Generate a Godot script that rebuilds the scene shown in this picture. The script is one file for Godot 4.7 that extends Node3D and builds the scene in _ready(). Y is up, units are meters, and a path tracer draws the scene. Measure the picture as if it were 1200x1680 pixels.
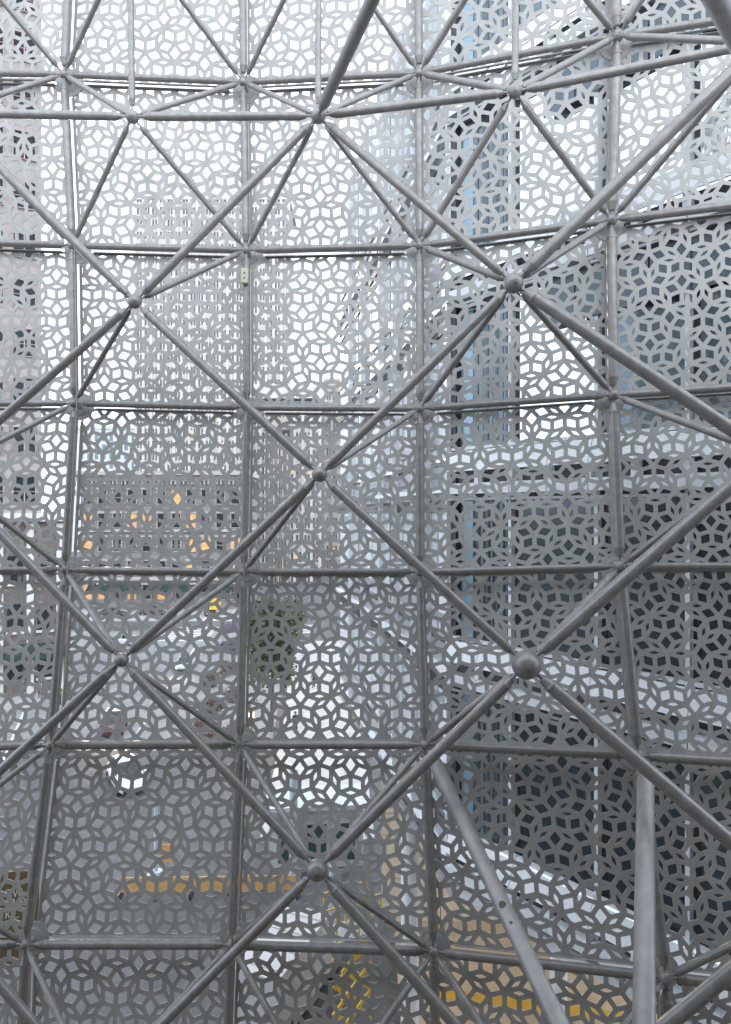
extends Node3D

# ---------------------------------------------------------------- basics
const L := 2.4            # module of the space frame
const STREET := -17.5     # street level below the eye
const EDGE := 0.165       # edge of a rhomb in the perforation
var used := {}
var mats := {}
var rng := RandomNumberGenerator.new()

func V(x, y, z) -> Vector3:
	return Vector3(x, y, z)

func numbered(called: String) -> String:
	if not used.has(called):
		used[called] = 0
		return called
	used[called] += 1
	return "%s_%03d" % [called, used[called]]

func tag(o, label := "", category := "", group := ""):
	if label: o.set_meta("label", label)
	if category: o.set_meta("category", category)
	if group: o.set_meta("group", group)
	return o

func thing(called: String, label: String, category: String, where := Vector3.ZERO, turn := 0.0, group := "") -> Node3D:
	var o := Node3D.new()
	o.name = numbered(called)
	add_child(o, true)
	o.position = where
	o.rotation.y = turn
	tag(o, label, category, group)
	return o

func put(called: String, mesh: Mesh, m: Material, parent: Node, at := Transform3D.IDENTITY) -> MeshInstance3D:
	var o := MeshInstance3D.new()
	o.mesh = mesh
	o.material_override = m
	if parent == self:
		o.name = numbered(called)
	else:
		var n := called
		var k := 0
		var key := str(parent.get_instance_id()) + called
		if used.has(key):
			used[key] += 1
			k = used[key]
			n = "%s_%03d" % [called, k]
		else:
			used[key] = 0
		o.name = n
	parent.add_child(o, true)
	o.transform = at
	return o

func struct(called: String, mesh: Mesh, m: Material) -> MeshInstance3D:
	var o := put(called, mesh, m, self)
	o.set_meta("kind", "structure")
	return o

func lin(r: float, g: float, b: float) -> Color:
	return Color(r, g, b).linear_to_srgb()

func paint(key: String, r: float, g: float, b: float, rough := 0.6, metal := 0.0) -> StandardMaterial3D:
	if mats.has(key): return mats[key]
	var m := StandardMaterial3D.new()
	m.albedo_color = lin(r, g, b)
	m.roughness = rough
	m.metallic = metal
	mats[key] = m
	return m

func noise_tex(sd: int, freq: float, lo: float, hi: float, octaves := 4, size := 512, warm := 0.0) -> NoiseTexture2D:
	var n := FastNoiseLite.new()
	n.seed = sd
	n.noise_type = FastNoiseLite.TYPE_SIMPLEX_SMOOTH
	n.frequency = freq
	n.fractal_octaves = octaves
	var t := NoiseTexture2D.new()
	t.width = size
	t.height = size
	t.seamless = true
	t.noise = n
	var g := Gradient.new()
	g.set_color(0, lin(lo, lo * (1.0 - warm), lo * (1.0 - 1.6 * warm)))
	g.set_color(1, lin(hi, hi, hi))
	t.color_ramp = g
	return t

func textured(key: String, r: float, g: float, b: float, rough: float, tex: Texture2D, scale: Vector3, metal := 0.0) -> StandardMaterial3D:
	if mats.has(key): return mats[key]
	var m := paint(key, r, g, b, rough, metal)
	m.albedo_texture = tex
	m.uv1_triplanar = true
	m.uv1_world_triplanar = true
	m.uv1_scale = scale
	return m

func glow(key: String, r: float, g: float, b: float, e: float) -> StandardMaterial3D:
	if mats.has(key): return mats[key]
	var m := paint(key, r * 0.5, g * 0.5, b * 0.5, 0.5)
	m.emission_enabled = true
	m.emission = lin(r, g, b)
	m.emission_energy_multiplier = e
	return m

# ---------------------------------------------------------------- mesh helpers
func st_new() -> SurfaceTool:
	var st := SurfaceTool.new()
	st.begin(Mesh.PRIMITIVE_TRIANGLES)
	return st

func done(st: SurfaceTool) -> ArrayMesh:
	st.generate_normals()
	return st.commit()

func tri(st: SurfaceTool, a: Vector3, b: Vector3, c: Vector3):
	st.add_vertex(a); st.add_vertex(b); st.add_vertex(c)

func quad(st: SurfaceTool, a: Vector3, b: Vector3, c: Vector3, d: Vector3):
	tri(st, a, b, c)
	tri(st, a, c, d)

func hexa(st: SurfaceTool, p: Array):   # p[0..3] one face, p[4..7] the opposite one, both counter-clockwise seen from p[0..3]'s side
	st.set_smooth_group(-1)
	quad(st, p[3], p[2], p[1], p[0])
	quad(st, p[4], p[5], p[6], p[7])
	for i in 4:
		var j := (i + 1) % 4
		quad(st, p[i], p[j], p[j + 4], p[i + 4])

func box(st: SurfaceTool, c: Vector3, s: Vector3, b := Basis.IDENTITY):
	var x := b.x * s.x * 0.5
	var y := b.y * s.y * 0.5
	var z := b.z * s.z * 0.5
	hexa(st, [c - x - y + z, c + x - y + z, c + x + y + z, c - x + y + z, c - x - y - z, c + x - y - z, c + x + y - z, c - x + y - z])

func box_mesh(s: Vector3, c := Vector3.ZERO) -> ArrayMesh:
	var st := st_new()
	box(st, c, s)
	return done(st)

func lathe(st: SurfaceTool, o: Vector3, axis: Vector3, prof: Array, sides := 20):   # prof: [along, radius] pairs from one end to the other
	var up := Vector3.UP if absf(axis.y) < 0.9 else Vector3.RIGHT
	var a := axis.cross(up).normalized()
	var b := axis.cross(a).normalized()
	for k in prof.size() - 1:
		var p = prof[k]
		var q = prof[k + 1]
		if absf(p[0] - q[0]) < 1e-6 and absf(p[1] - q[1]) < 1e-6: continue
		st.set_smooth_group(k + 1 if prof.size() < 13 else 1)
		for i in sides:
			var t0 := TAU * i / sides
			var t1 := TAU * (i + 1) / sides
			var d0 := a * cos(t0) + b * sin(t0)
			var d1 := a * cos(t1) + b * sin(t1)
			var p0: Vector3 = o + axis * p[0] + d0 * p[1]
			var p1: Vector3 = o + axis * p[0] + d1 * p[1]
			var q0: Vector3 = o + axis * q[0] + d0 * q[1]
			var q1: Vector3 = o + axis * q[0] + d1 * q[1]
			if p[1] > 1e-6: tri(st, p0, q0, p1)
			if q[1] > 1e-6: tri(st, p1, q0, q1)

func rod(st: SurfaceTool, a: Vector3, b: Vector3, r: float, sides := 12, r2 := -1.0):
	var l := a.distance_to(b)
	lathe(st, a, (b - a) / l, [[0, 0], [0, r], [l, r if r2 < 0 else r2], [l, 0]], sides)

func ball(st: SurfaceTool, c: Vector3, r: float, sides := 24, squash := 1.0):
	var prof := []
	for i in 15:
		var t := -PI / 2 + PI * i / 14
		prof.append([sin(t) * r * squash, maxf(cos(t) * r, 0.0)])
	lathe(st, c, Vector3.UP, prof, sides)

# a point of the place from a direction of the eye and a distance ahead: how the photograph was surveyed
func seen(x: float, y: float, d: float) -> Vector3:
	return Vector3((x - 600.0) / 1120.0 * d, (840.0 - y) / 1120.0 * d, -d)

func ground(x: float, y: float) -> Vector3:
	return seen(x, y, -STREET * 1120.0 / (y - 840.0))

# ---------------------------------------------------------------- space frame and screen
var outer := []      # rows -1 .. 7, columns 0 .. 5
var inner := {}
var frame: Node3D
var screen: Node3D
var tube_m: Material

func outer_at(c: int, r: int) -> Vector3:
	return outer[r + 1][c + 1]

func frame_nodes():
	outer = [
		[V(-6.54, 8.64, -9.70), V(-4.14, 8.58, -9.62), V(-1.72, 8.53, -9.54), V(0.71, 8.54, -9.34), V(3.20, 8.64, -9.01), V(5.55, 8.76, -8.68)],
		[V(-6.59, 6.25, -9.69), V(-4.26, 6.18, -9.64), V(-1.73, 6.09, -9.67), V(0.74, 6.09, -9.47), V(3.32, 6.27, -8.99), V(5.60, 6.38, -8.62)],
		[V(-6.56, 3.88, -9.71), V(-4.17, 3.79, -9.70), V(-1.69, 3.72, -9.69), V(0.75, 3.70, -9.48), V(3.25, 3.86, -9.03), V(5.61, 4.00, -8.62)],
		[V(-6.52, 1.53, -9.64), V(-4.10, 1.53, -9.61), V(-1.66, 1.46, -9.54), V(0.74, 1.41, -9.32), V(3.24, 1.53, -8.93), V(5.60, 1.62, -8.54)],
		[V(-6.51, -0.81, -9.40), V(-4.11, -0.79, -9.34), V(-1.65, -0.81, -9.25), V(0.72, -0.79, -9.01), V(3.22, -0.69, -8.64), V(5.60, -0.66, -8.28)],
		[V(-6.52, -3.13, -9.01), V(-4.12, -3.05, -8.93), V(-1.63, -3.02, -8.86), V(0.75, -2.94, -8.62), V(3.28, -2.93, -8.21), V(5.65, -2.96, -7.85)],
		[V(-6.52, -5.45, -8.52), V(-4.19, -5.33, -8.41), V(-1.64, -5.30, -8.36), V(0.81, -5.23, -8.12), V(3.38, -5.24, -7.68), V(5.67, -5.27, -7.33)],
		[V(-6.46, -7.80, -8.05), V(-4.05, -7.70, -7.91), V(-1.63, -7.63, -7.77), V(0.79, -7.59, -7.53), V(3.25, -7.59, -7.19), V(5.59, -7.62, -6.85)],
		[V(-6.40, -10.15, -7.60), V(-4.01, -10.04, -7.40), V(-1.63, -9.96, -7.18), V(0.75, -9.92, -6.95), V(3.13, -9.93, -6.68), V(5.51, -9.97, -6.39)]]
	inner = {Vector2i(0, 0): V(-2.98, 5.05, -8.72), Vector2i(1, 0): V(-0.60, 5.02, -8.65), Vector2i(2, 0): V(1.82, 5.13, -8.33),
		Vector2i(0, 1): V(-2.94, 2.68, -8.70), Vector2i(2, 1): V(1.80, 2.78, -8.30), Vector2i(1, 2): V(-0.56, 0.46, -8.33),
		Vector2i(0, 3): V(-2.92, -1.77, -8.17), Vector2i(2, 3): V(1.82, -1.73, -7.73), Vector2i(1, 4): V(-0.54, -3.98, -7.59),
		Vector2i(-1, 2): V(-5.33, 0.51, -8.57), Vector2i(3, 2): V(4.45, 0.64, -7.55), Vector2i(3, 0): V(4.50, 5.33, -7.75), Vector2i(3, 4): V(4.40, -3.95, -6.80),
		Vector2i(-1, 0): V(-5.39, 5.12, -8.75), Vector2i(-1, 4): V(-5.37, -4.04, -7.82), Vector2i(0, 5): V(-2.91, -6.20, -7.29), Vector2i(2, 5): V(1.80, -6.15, -6.85), Vector2i(1, 5): V(-0.44, -6.23, -7.11),
		Vector2i(0, -1): V(-2.99, 7.38, -8.66), Vector2i(1, -1): V(-0.59, 7.34, -8.58), Vector2i(2, -1): V(1.86, 7.33, -8.38), Vector2i(3, -1): V(4.25, 7.54, -7.90), Vector2i(-1, -1): V(-5.40, 7.43, -8.74)}

func outward(c: int, r: int) -> Vector3:   # away from the building, at an outer node
	var a := outer_at(mini(c + 1, 4), r) - outer_at(maxi(c - 1, -1), r)
	var b := outer_at(c, maxi(r - 1, -1)) - outer_at(c, mini(r + 1, 7))
	return b.cross(a).normalized()

func tube(a: Vector3, b: Vector3, r: float, ra: float, rb: float, called := "tube", label := ""):
	# ra, rb: radii of the balls at both ends; r: radius of the tube
	var u := (b - a).normalized()
	var l := a.distance_to(b)
	var s0 := ra + 0.05
	var s1 := l - rb - 0.05
	var cone := minf(0.15, 2.1 * r)
	var st := st_new()
	lathe(st, a, u, [[s0 + cone, r * 0.95], [s0 + cone + 0.004, r], [s1 - cone - 0.004, r], [s1 - cone, r * 0.95]], 24)
	var skin: Material = tube_m if called == "tube" else textured("prop", 0.36, 0.345, 0.325, 0.38, noise_tex(2, 0.014, 0.68, 1.0, 6), V(0.8, 0.8, 0.8), 0.2)  # props get a lighter tone that stands for the nearer sky light
	var t := put(called, done(st), skin, frame)
	if label: t.set_meta("label", label)
	for e in 2:
		var o := a if e == 0 else b
		var d := u if e == 0 else -u
		var s := s0 if e == 0 else l - s1
		var c := st_new()
		lathe(c, o, d, [[s - 0.07, r * 0.30], [s + 0.008, r * 0.30], [s + 0.008, r * 0.56], [s + 0.02, r * 0.64], [s + cone * 0.78, r * 0.98], [s + cone * 0.84, r * 1.05], [s + cone, r * 1.05], [s + cone, r * 0.9]], 24)
		put("end_cone", done(c), skin, t)

func joint(p: Vector3, r: float, nub: Vector3, called := "ball_joint"):
	var st := st_new()
	ball(st, p, r)
	var b := put(called, done(st), tube_m, frame)
	if r > 0.07:
		var c := st_new()
		lathe(c, p, nub, [[r * 0.9, r * 0.26], [r * 1.04, r * 0.24], [r * 1.04, r * 0.13], [r * 1.16, r * 0.12], [r * 1.16, 0.0]], 14)
		put("bolt_plug", done(c), tube_m, b)
		# the raised weld seam round the ball
		var w := st_new()
		lathe(w, p, V(0, 1, 0), [[-0.004, r * 0.98], [-0.003, r * 1.008], [0.003, r * 1.008], [0.004, r * 0.98]], 28)
		put("weld_seam", done(w), tube_m, b)

func build_frame():
	frame = thing("space_frame", "grey steel space frame of tubes, cones and ball joints before the perforated screen", "space frame")
	var ball_r := {Vector2i(0, 0): 0.085, Vector2i(1, 0): 0.095, Vector2i(2, 0): 0.085, Vector2i(0, 1): 0.088, Vector2i(2, 1): 0.122, Vector2i(1, 2): 0.096, Vector2i(0, 3): 0.085, Vector2i(2, 3): 0.165, Vector2i(1, 4): 0.118}
	var disc_m := textured("disc", 0.42, 0.41, 0.39, 0.45, noise_tex(5, 0.01, 0.8, 1.0), V(1.0, 1.0, 1.0))
	var chord_r := 0.054
	var ob := 0.062
	for r in range(-1, 8):
		for c in range(-1, 5):
			var p := outer_at(c, r)
			joint(p, 0.078 if c == 3 else ob, Vector3.BACK, "node_ball")
			var n := outward(c, r)
			var st := st_new()   # stand-off with its stepped discs, which carries the corners of four panels
			lathe(st, p, n, [[0.05, 0.035], [0.178, 0.035], [0.178, 0.115], [0.184, 0.12], [0.186, 0.135], [0.190, 0.14], [0.190, 0.195], [0.2, 0.2], [0.2, 0.0]], 28)
			put("flange_disc", done(st), disc_m, frame)
			var thick := 0.012 if c >= 3 else 0.0
			if r < 7:
				tube(p, outer_at(c, r + 1), 0.055 + thick, ob, ob)
			if c < 4:
				tube(p, outer_at(c + 1, r), (0.046 if r < 4 else 0.054) + thick * 0.5, ob, ob)
	for k in inner:
		joint(inner[k], ball_r.get(k, 0.12), V(-inner[k].x * 0.05 + 0.12, -inner[k].y * 0.04, 1).normalized())
		for q in [Vector2i(0, 0), Vector2i(1, 0), Vector2i(0, 1), Vector2i(1, 1)]:
			if k == Vector2i(1, 5) and q.y == 1: continue
			tube(inner[k], outer_at(k.x + q.x, k.y + q.y), 0.037 if k.x < 2 else 0.045, ball_r.get(k, 0.12), ob)
		for q in [Vector2i(1, 1), Vector2i(-1, 1)]:
			var o: Vector2i = k + q
			if k.y >= 0 and inner.has(o) and (k.x + k.y) % 2 != 0 and o != Vector2i(1, 5):
				var fat: float = chord_r + (0.022 if maxi(k.x, o.x) == 3 else 0.007 if maxi(k.x, o.x) == 2 and k.y > 2 else 0.0)
				tube(inner[k], inner[o], fat, ball_r.get(k, 0.12), ball_r.get(o, 0.12))
		if k.y == 0:
			if inner.has(k + Vector2i(1, 0)):
				tube(inner[k], inner[k + Vector2i(1, 0)], 0.054, ball_r.get(k, 0.1), ball_r.get(k + Vector2i(1, 0), 0.1))
			if inner.has(k + Vector2i(0, -1)):
				tube(inner[k], inner[k + Vector2i(0, -1)], 0.041, ball_r.get(k, 0.1), 0.1)
	# props that lean back to the building
	tube(outer_at(2, 4) + V(0.03, -0.02, 0.05), seen(975, 1800, 5.3), 0.083, 0.09, 0.05, "prop_tube", "sloping prop tube with a scuffed round patch")
	tube(outer_at(3, 4) + V(0.04, -0.02, 0.12), seen(1056, 1830, 5.4), 0.097, 0.06, 0.05, "prop_tube", "upright pale prop tube")
	tube(inner[Vector2i(1, 0)], seen(700, -190, 5.6), 0.07, 0.1, 0.05, "prop_tube")
	tube(seen(1243, 121, 7.5), seen(1124, -120, 4.7), 0.12, 0.1, 0.05, "prop_tube", "thick prop tube at the upper right")
	# scuffed patch of bare primer on the sloping prop
	var a := outer_at(2, 4) + V(0.03, -0.02, 0.05)
	var b := seen(975, 1800, 5.3)
	var u := (b - a).normalized()
	for s in [[0.58, 0.036], [0.63, 0.016]]:
		var c: Vector3 = a.lerp(b, s[0])
		var n := (-c - u * (-c).dot(u)).normalized()
		var st := st_new()
		lathe(st, c, n, [[0.074, s[1]], [0.0838, s[1]], [0.0848, s[1] * 0.8], [0.0848, 0]], 18)
		put("repair_patch", done(st), textured("patch", 0.20, 0.18, 0.16, 0.8, noise_tex(9, 0.03, 0.15, 1.0), Vector3.ONE * 9), frame)

var tiles := []     # [corners of a rhomb in the plane, corners of its hole]

func penrose():
	var e := []
	for j in 5: e.append(Vector2.from_angle(TAU * j / 5 + PI / 2))
	var g := [0.17, 0.31, -0.42, 0.24, -0.30]
	var ctr := Vector2(4.8, -8.4)      # middle of the whole wall
	var reach := 21.0
	for j in 5:
		for k in range(j + 1, 5):
			var det: float = e[j].x * e[k].y - e[j].y * e[k].x
			for m in range(-30, 31):
				for n in range(-30, 31):
					var bj: float = m - g[j]
					var bk: float = n - g[k]
					var x := Vector2((bj * e[k].y - bk * e[j].y) / det, (e[j].x * bk - e[k].x * bj) / det)
					if x.length() > 29.0 or absf(x.x) > 22.0: continue
					var K := []
					for l in 5:
						if l == j: K.append(m)
						elif l == k: K.append(n)
						else: K.append(int(ceil(x.dot(e[l]) + g[l])))
					var p := Vector2.ZERO
					for l in 5: p += e[l] * K[l]
					var c := [p, p + e[j], p + e[j] + e[k], p + e[k]]
					if det < 0: c = [c[0], c[3], c[2], c[1]]
					var o := []
					var mid := Vector2.ZERO
					for q in c:
						o.append(q * EDGE + ctr)
						mid += (q * EDGE + ctr) * 0.25
					var f := 1.0 - 2.0 * 0.0266 / (EDGE * absf(det))
					var h := []
					for i in 4:      # each corner of the hole is blunted, the sharp ones most
						var v: Vector2 = mid + (o[i] - mid) * f
						var a: Vector2 = (mid + (o[(i + 3) % 4] - mid) * f - v).normalized()
						var b: Vector2 = (mid + (o[(i + 1) % 4] - mid) * f - v).normalized()
						var cut: float = 0.006 + 0.010 * maxf(a.dot(b), 0.0)
						h.append(v + a * cut)
						h.append(v + b * cut)
					tiles.append([o, h, mid])

func clip(poly: Array, lo: Vector2, hi: Vector2) -> Array:
	for side in 4:
		if poly.is_empty(): return poly
		var out := []
		var ax := side % 2
		var low := side < 2
		var lim: float = lo[ax] if low else hi[ax]
		for i in poly.size():
			var a: Vector2 = poly[i]
			var b: Vector2 = poly[(i + 1) % poly.size()]
			var ia := a[ax] >= lim if low else a[ax] <= lim
			var ib := b[ax] >= lim if low else b[ax] <= lim
			if ia: out.append(a)
			if ia != ib: out.append(a.lerp(b, (lim - a[ax]) / (b[ax] - a[ax])))
		poly = out
	return poly

var pv: PackedVector3Array
var pn: PackedVector3Array

func face(a: Vector3, b: Vector3, c: Vector3, n: Vector3):   # clockwise seen from where n points
	if (b - a).cross(c - a).dot(n) > 0:
		var t := b
		b = c
		c = t
	pv.append(a); pv.append(b); pv.append(c)
	pn.append(n); pn.append(n); pn.append(n)

func panel(c: int, r: int, bins: Dictionary, m: Material):
	pv = PackedVector3Array()
	pn = PackedVector3Array()
	var off := 0.205
	var q := [outer_at(c, r) + outward(c, r) * off, outer_at(c + 1, r) + outward(c + 1, r) * off, outer_at(c + 1, r + 1) + outward(c + 1, r + 1) * off, outer_at(c, r + 1) + outward(c, r + 1) * off]
	var n: Vector3 = ((q[2] - q[0]) as Vector3).cross(q[1] - q[3]).normalized()
	if n.z < 0: n = -n          # towards the building
	var thick := 0.009
	var org := Vector2(c * L, -r * L)
	var at := func(p: Vector2) -> Vector3:
		var u := (p.x - org.x) / L
		var v := (org.y - p.y) / L
		var a: Vector3 = (q[0] as Vector3).lerp(q[1], u)
		return a.lerp((q[3] as Vector3).lerp(q[2], u), v)
	var gap := 0.024
	var rim := 0.052
	var lo := org + Vector2(rim, rim - L)
	var hi := org + Vector2(L - rim, -rim)
	for t in bins.get(Vector2i(c, r), []):
		for i in 8:
			var e := i / 2
			var ring := [t[0][e], t[1][2 * e + 1], t[1][2 * e]] if i % 2 else [t[0][e], t[0][(e + 1) % 4], t[1][(2 * e + 2) % 8], t[1][2 * e + 1]]
			var poly := clip(ring, lo, hi)
			if poly.size() < 3: continue
			var w := []
			for p in poly: w.append(at.call(p))
			for k in range(1, w.size() - 1):
				face(w[0], w[k], w[k + 1], n)
				face(w[0] - n * thick, w[k] - n * thick, w[k + 1] - n * thick, -n)
		var hole := clip(t[1], lo, hi)
		if hole.size() < 3: continue
		for k in hole.size():
			var a: Vector3 = at.call(hole[k])
			var b: Vector3 = at.call(hole[(k + 1) % hole.size()])
			var mid := (at.call(t[2]) as Vector3) - (a + b) * 0.5
			var wn := (b - a).cross(n).normalized()
			if wn.dot(mid) < 0: wn = -wn
			face(a, b, b - n * thick, wn)
			face(a, b - n * thick, a - n * thick, wn)
	# solid margin
	var o0 := org + Vector2(gap, gap - L)
	var o1 := org + Vector2(L - gap, -gap)
	var co := [o0, Vector2(o1.x, o0.y), o1, Vector2(o0.x, o1.y)]
	var ci := [lo, Vector2(hi.x, lo.y), hi, Vector2(lo.x, hi.y)]
	for i in 4:
		var j := (i + 1) % 4
		var w := [at.call(co[i]), at.call(co[j]), at.call(ci[j]), at.call(ci[i])]
		for s in 2:
			var d: Vector3 = n * (0.0 if s == 0 else -thick)
			face(w[0] + d, w[1] + d, w[2] + d, n if s == 0 else -n)
			face(w[0] + d, w[2] + d, w[3] + d, n if s == 0 else -n)
	var arr := []
	arr.resize(Mesh.ARRAY_MAX)
	arr[Mesh.ARRAY_VERTEX] = pv
	arr[Mesh.ARRAY_NORMAL] = pn
	var mesh := ArrayMesh.new()
	mesh.add_surface_from_arrays(Mesh.PRIMITIVE_TRIANGLES, arr)
	var o := put("perforated_panel", mesh, m, screen)
	# folded rim: an upstand along each edge
	for i in 4:
		var j := (i + 1) % 4
		var st := st_new()
		var oi: Vector2 = co[i]
		var oj: Vector2 = co[j]
		var along := (oj - oi).normalized() * 0.2
		var inw := Vector2(-along.y, along.x).normalized() * 0.009
		var a: Vector3 = at.call(oi + along)
		var b: Vector3 = at.call(oj - along)
		var ai: Vector3 = at.call(oi + along + inw)
		var bi: Vector3 = at.call(oj - along + inw)
		var e0 := n * 0.002
		var e1 := n * 0.036
		hexa(st, [a + e1, b + e1, bi + e1, ai + e1, a + e0, b + e0, bi + e0, ai + e0])
		put("folded_rim", done(st), m, o)

func build_screen():
	screen = thing("perforated_screen", "wall of light grey metal panels cut with a rhomb pattern, behind the space frame", "perforated screen")
	penrose()
	var bins := {}
	for t in tiles:
		var lo: Vector2 = t[0][0]
		var hi: Vector2 = t[0][0]
		for p in t[0]:
			lo = lo.min(p)
			hi = hi.max(p)
		for c in range(int(floor(lo.x / L)), int(floor(hi.x / L)) + 1):
			for r in range(int(floor(-hi.y / L)), int(floor(-lo.y / L)) + 1):
				var key := Vector2i(c, r)
				if not bins.has(key): bins[key] = []
				bins[key].append(t)
	var m := textured("panel", 0.46, 0.445, 0.42, 0.5, noise_tex(4, 0.006, 0.78, 1.0, 5), V(1.3, 0.35, 1.3))
	var m2 := textured("panel_b", 0.44, 0.427, 0.403, 0.46, noise_tex(6, 0.007, 0.78, 1.0, 5), V(1.1, 0.3, 1.1))
	var m3 := textured("panel_c", 0.478, 0.465, 0.435, 0.52, noise_tex(7, 0.008, 0.76, 1.0, 5), V(1.6, 0.4, 1.6))
	for r in range(-1, 7):
		for c in range(-1, 4):
			panel(c, r, bins, [m, m2, m3][(c * 5 + r * 7 + 20) % 3])

# ---------------------------------------------------------------- setting
func sheet(called: String, pts: Array, y: float, m: Material, thick := 0.0) -> MeshInstance3D:   # pts: Vector2 x, z
	var poly := PackedVector2Array(pts)
	var idx := Geometry2D.triangulate_polygon(poly)
	var st := st_new()
	st.set_smooth_group(-1)
	for i in range(0, idx.size(), 3):
		var a := V(poly[idx[i]].x, y, poly[idx[i]].y)
		var b := V(poly[idx[i + 1]].x, y, poly[idx[i + 1]].y)
		var c := V(poly[idx[i + 2]].x, y, poly[idx[i + 2]].y)
		if (b - a).cross(c - a).y > 0: tri(st, a, c, b)
		else: tri(st, a, b, c)
	if thick > 0:
		for i in poly.size():
			var a := V(poly[i].x, y, poly[i].y)
			var b := V(poly[(i + 1) % poly.size()].x, y, poly[(i + 1) % poly.size()].y)
			quad(st, a, b, b - V(0, thick, 0), a - V(0, thick, 0))
	return struct(called, done(st), m)

func build_ground():
	var asphalt := textured("asphalt", 0.112, 0.109, 0.109, 0.85, noise_tex(21, 0.012, 0.62, 1.0, 5), V(0.11, 0.11, 0.11))
	var concrete := textured("concrete", 0.42, 0.405, 0.39, 0.85, noise_tex(22, 0.012, 0.75, 1.0, 5), V(0.13, 0.13, 0.13))
	var tan_m := textured("tan_paving", 0.50, 0.36, 0.22, 0.8, noise_tex(23, 0.01, 0.8, 1.0, 4), V(0.2, 0.2, 0.2))
	sheet("road", [Vector2(-700, 60), Vector2(700, 60), Vector2(700, -1200), Vector2(-700, -1200)], STREET, asphalt)
	var cross := textured("sky_bright_road", 0.26, 0.255, 0.25, 0.8, noise_tex(27, 0.012, 0.68, 1.0, 5), V(0.09, 0.09, 0.09))  # lighter road tone stands for sky glare on the far street
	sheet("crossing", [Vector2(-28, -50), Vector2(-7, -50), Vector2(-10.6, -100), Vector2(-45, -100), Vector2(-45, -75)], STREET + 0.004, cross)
	sheet("pavement", [Vector2(-5.6, -36), Vector2(-7.0, -60), Vector2(-10.2, -92), Vector2(-2.5, -92), Vector2(-0.5, -60), Vector2(0.5, -36)], STREET + 0.14, concrete, 0.14)
	sheet("pavement", [Vector2(-60, -60), Vector2(-29.5, -60), Vector2(-30.5, -69), Vector2(-60, -69)], STREET + 0.14, concrete, 0.14)
	sheet("pavement", [Vector2(-60, -109), Vector2(-20, -109), Vector2(-19, -124), Vector2(-60, -124)], STREET + 0.14, concrete, 0.14)
	sheet("plaza", [Vector2(1.2, -16), Vector2(1.2, -34), Vector2(22, -34), Vector2(22, -16)], STREET + 0.14, tan_m, 0.14)
	var yel := textured("yellow_paint", 0.60, 0.33, 0.02, 0.7, noise_tex(24, 0.02, 0.75, 1.0), V(0.8, 0.8, 0.8))
	sheet("tactile_strip", [Vector2(1.4, -24.6), Vector2(1.4, -25.1), Vector2(20, -21.6), Vector2(20, -21.1)], STREET + 0.146, yel)
	var white := textured("road_paint", 0.72, 0.72, 0.70, 0.7, noise_tex(25, 0.02, 0.7, 1.0), V(0.6, 0.6, 0.6))
	for set_ in [[-29.0, -93.0, 9, 1.05], [-14.5, -99.0, 6, 0.9]]:
		var st := st_new()
		for i in set_[2]:
			var z: float = set_[1] - i * 1.3
			box(st, V(set_[0] + 3.5, STREET + 0.008, z), V(7.0, 0.008, 0.6))
		struct("crosswalk", done(st), white)
	var st2 := st_new()
	for l in [[-17.0, -45.0, -22.0, -88.0], [-24.0, -44.0, -30.0, -60.0]]:
		var a := V(l[0], STREET + 0.009, l[1])
		var b := V(l[2], STREET + 0.009, l[3])
		var d := (b - a).normalized()
		box(st2, (a + b) / 2, V(0.18, 0.008, a.distance_to(b)), Basis(d.cross(Vector3.UP).normalized(), Vector3.UP, -d))
	struct("lane_line", done(st2), white)
	# the deck that the photographer stands on, with the station wall behind
	var deck := textured("deck", 0.18, 0.158, 0.132, 0.85, noise_tex(26, 0.01, 0.8, 1.0), V(0.3, 0.3, 0.3))
	struct("terrace", box_mesh(V(44, 15.7, 12), V(2, -9.55, 4.8)), deck)
	struct("station_wall", box_mesh(V(44, 5.4, 1.0), V(2, 1.0, 5.5)), deck)
	struct("added_shade_roof", box_mesh(V(44, 0.6, 14.4), V(2, 4.0, 3.4)), deck)  # unseen roof, added to cut sky light on the lower panels

func slab(parent: Node, called: String, c: Vector3, s: Vector3, m: Material, b := Basis.IDENTITY) -> MeshInstance3D:
	var st := st_new()
	box(st, Vector3.ZERO, s)
	return put(called, done(st), m, parent, Transform3D(b, c))

# a facade of windows facing +z of its node: each bay one part with a pane in it
func window_mesh(w: float, h: float, fr: float, dep: float) -> Array:
	var st := st_new()
	box(st, V(-w / 2 + fr / 2, 0, -dep / 2), V(fr, h, dep))
	box(st, V(w / 2 - fr / 2, 0, -dep / 2), V(fr, h, dep))
	box(st, V(0, h / 2 - fr / 2, -dep / 2), V(w - 2 * fr, fr, dep))
	box(st, V(0, -h / 2 + fr / 2, -dep / 2), V(w - 2 * fr, fr, dep))
	box(st, V(0, -0.05 * h, -dep / 2 - 0.02), V(w - 2 * fr, fr * 0.8, dep * 0.6))
	return [done(st), box_mesh(V(w - 2 * fr, h - 2 * fr, 0.03), V(0, 0, -dep + 0.03))]

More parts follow.
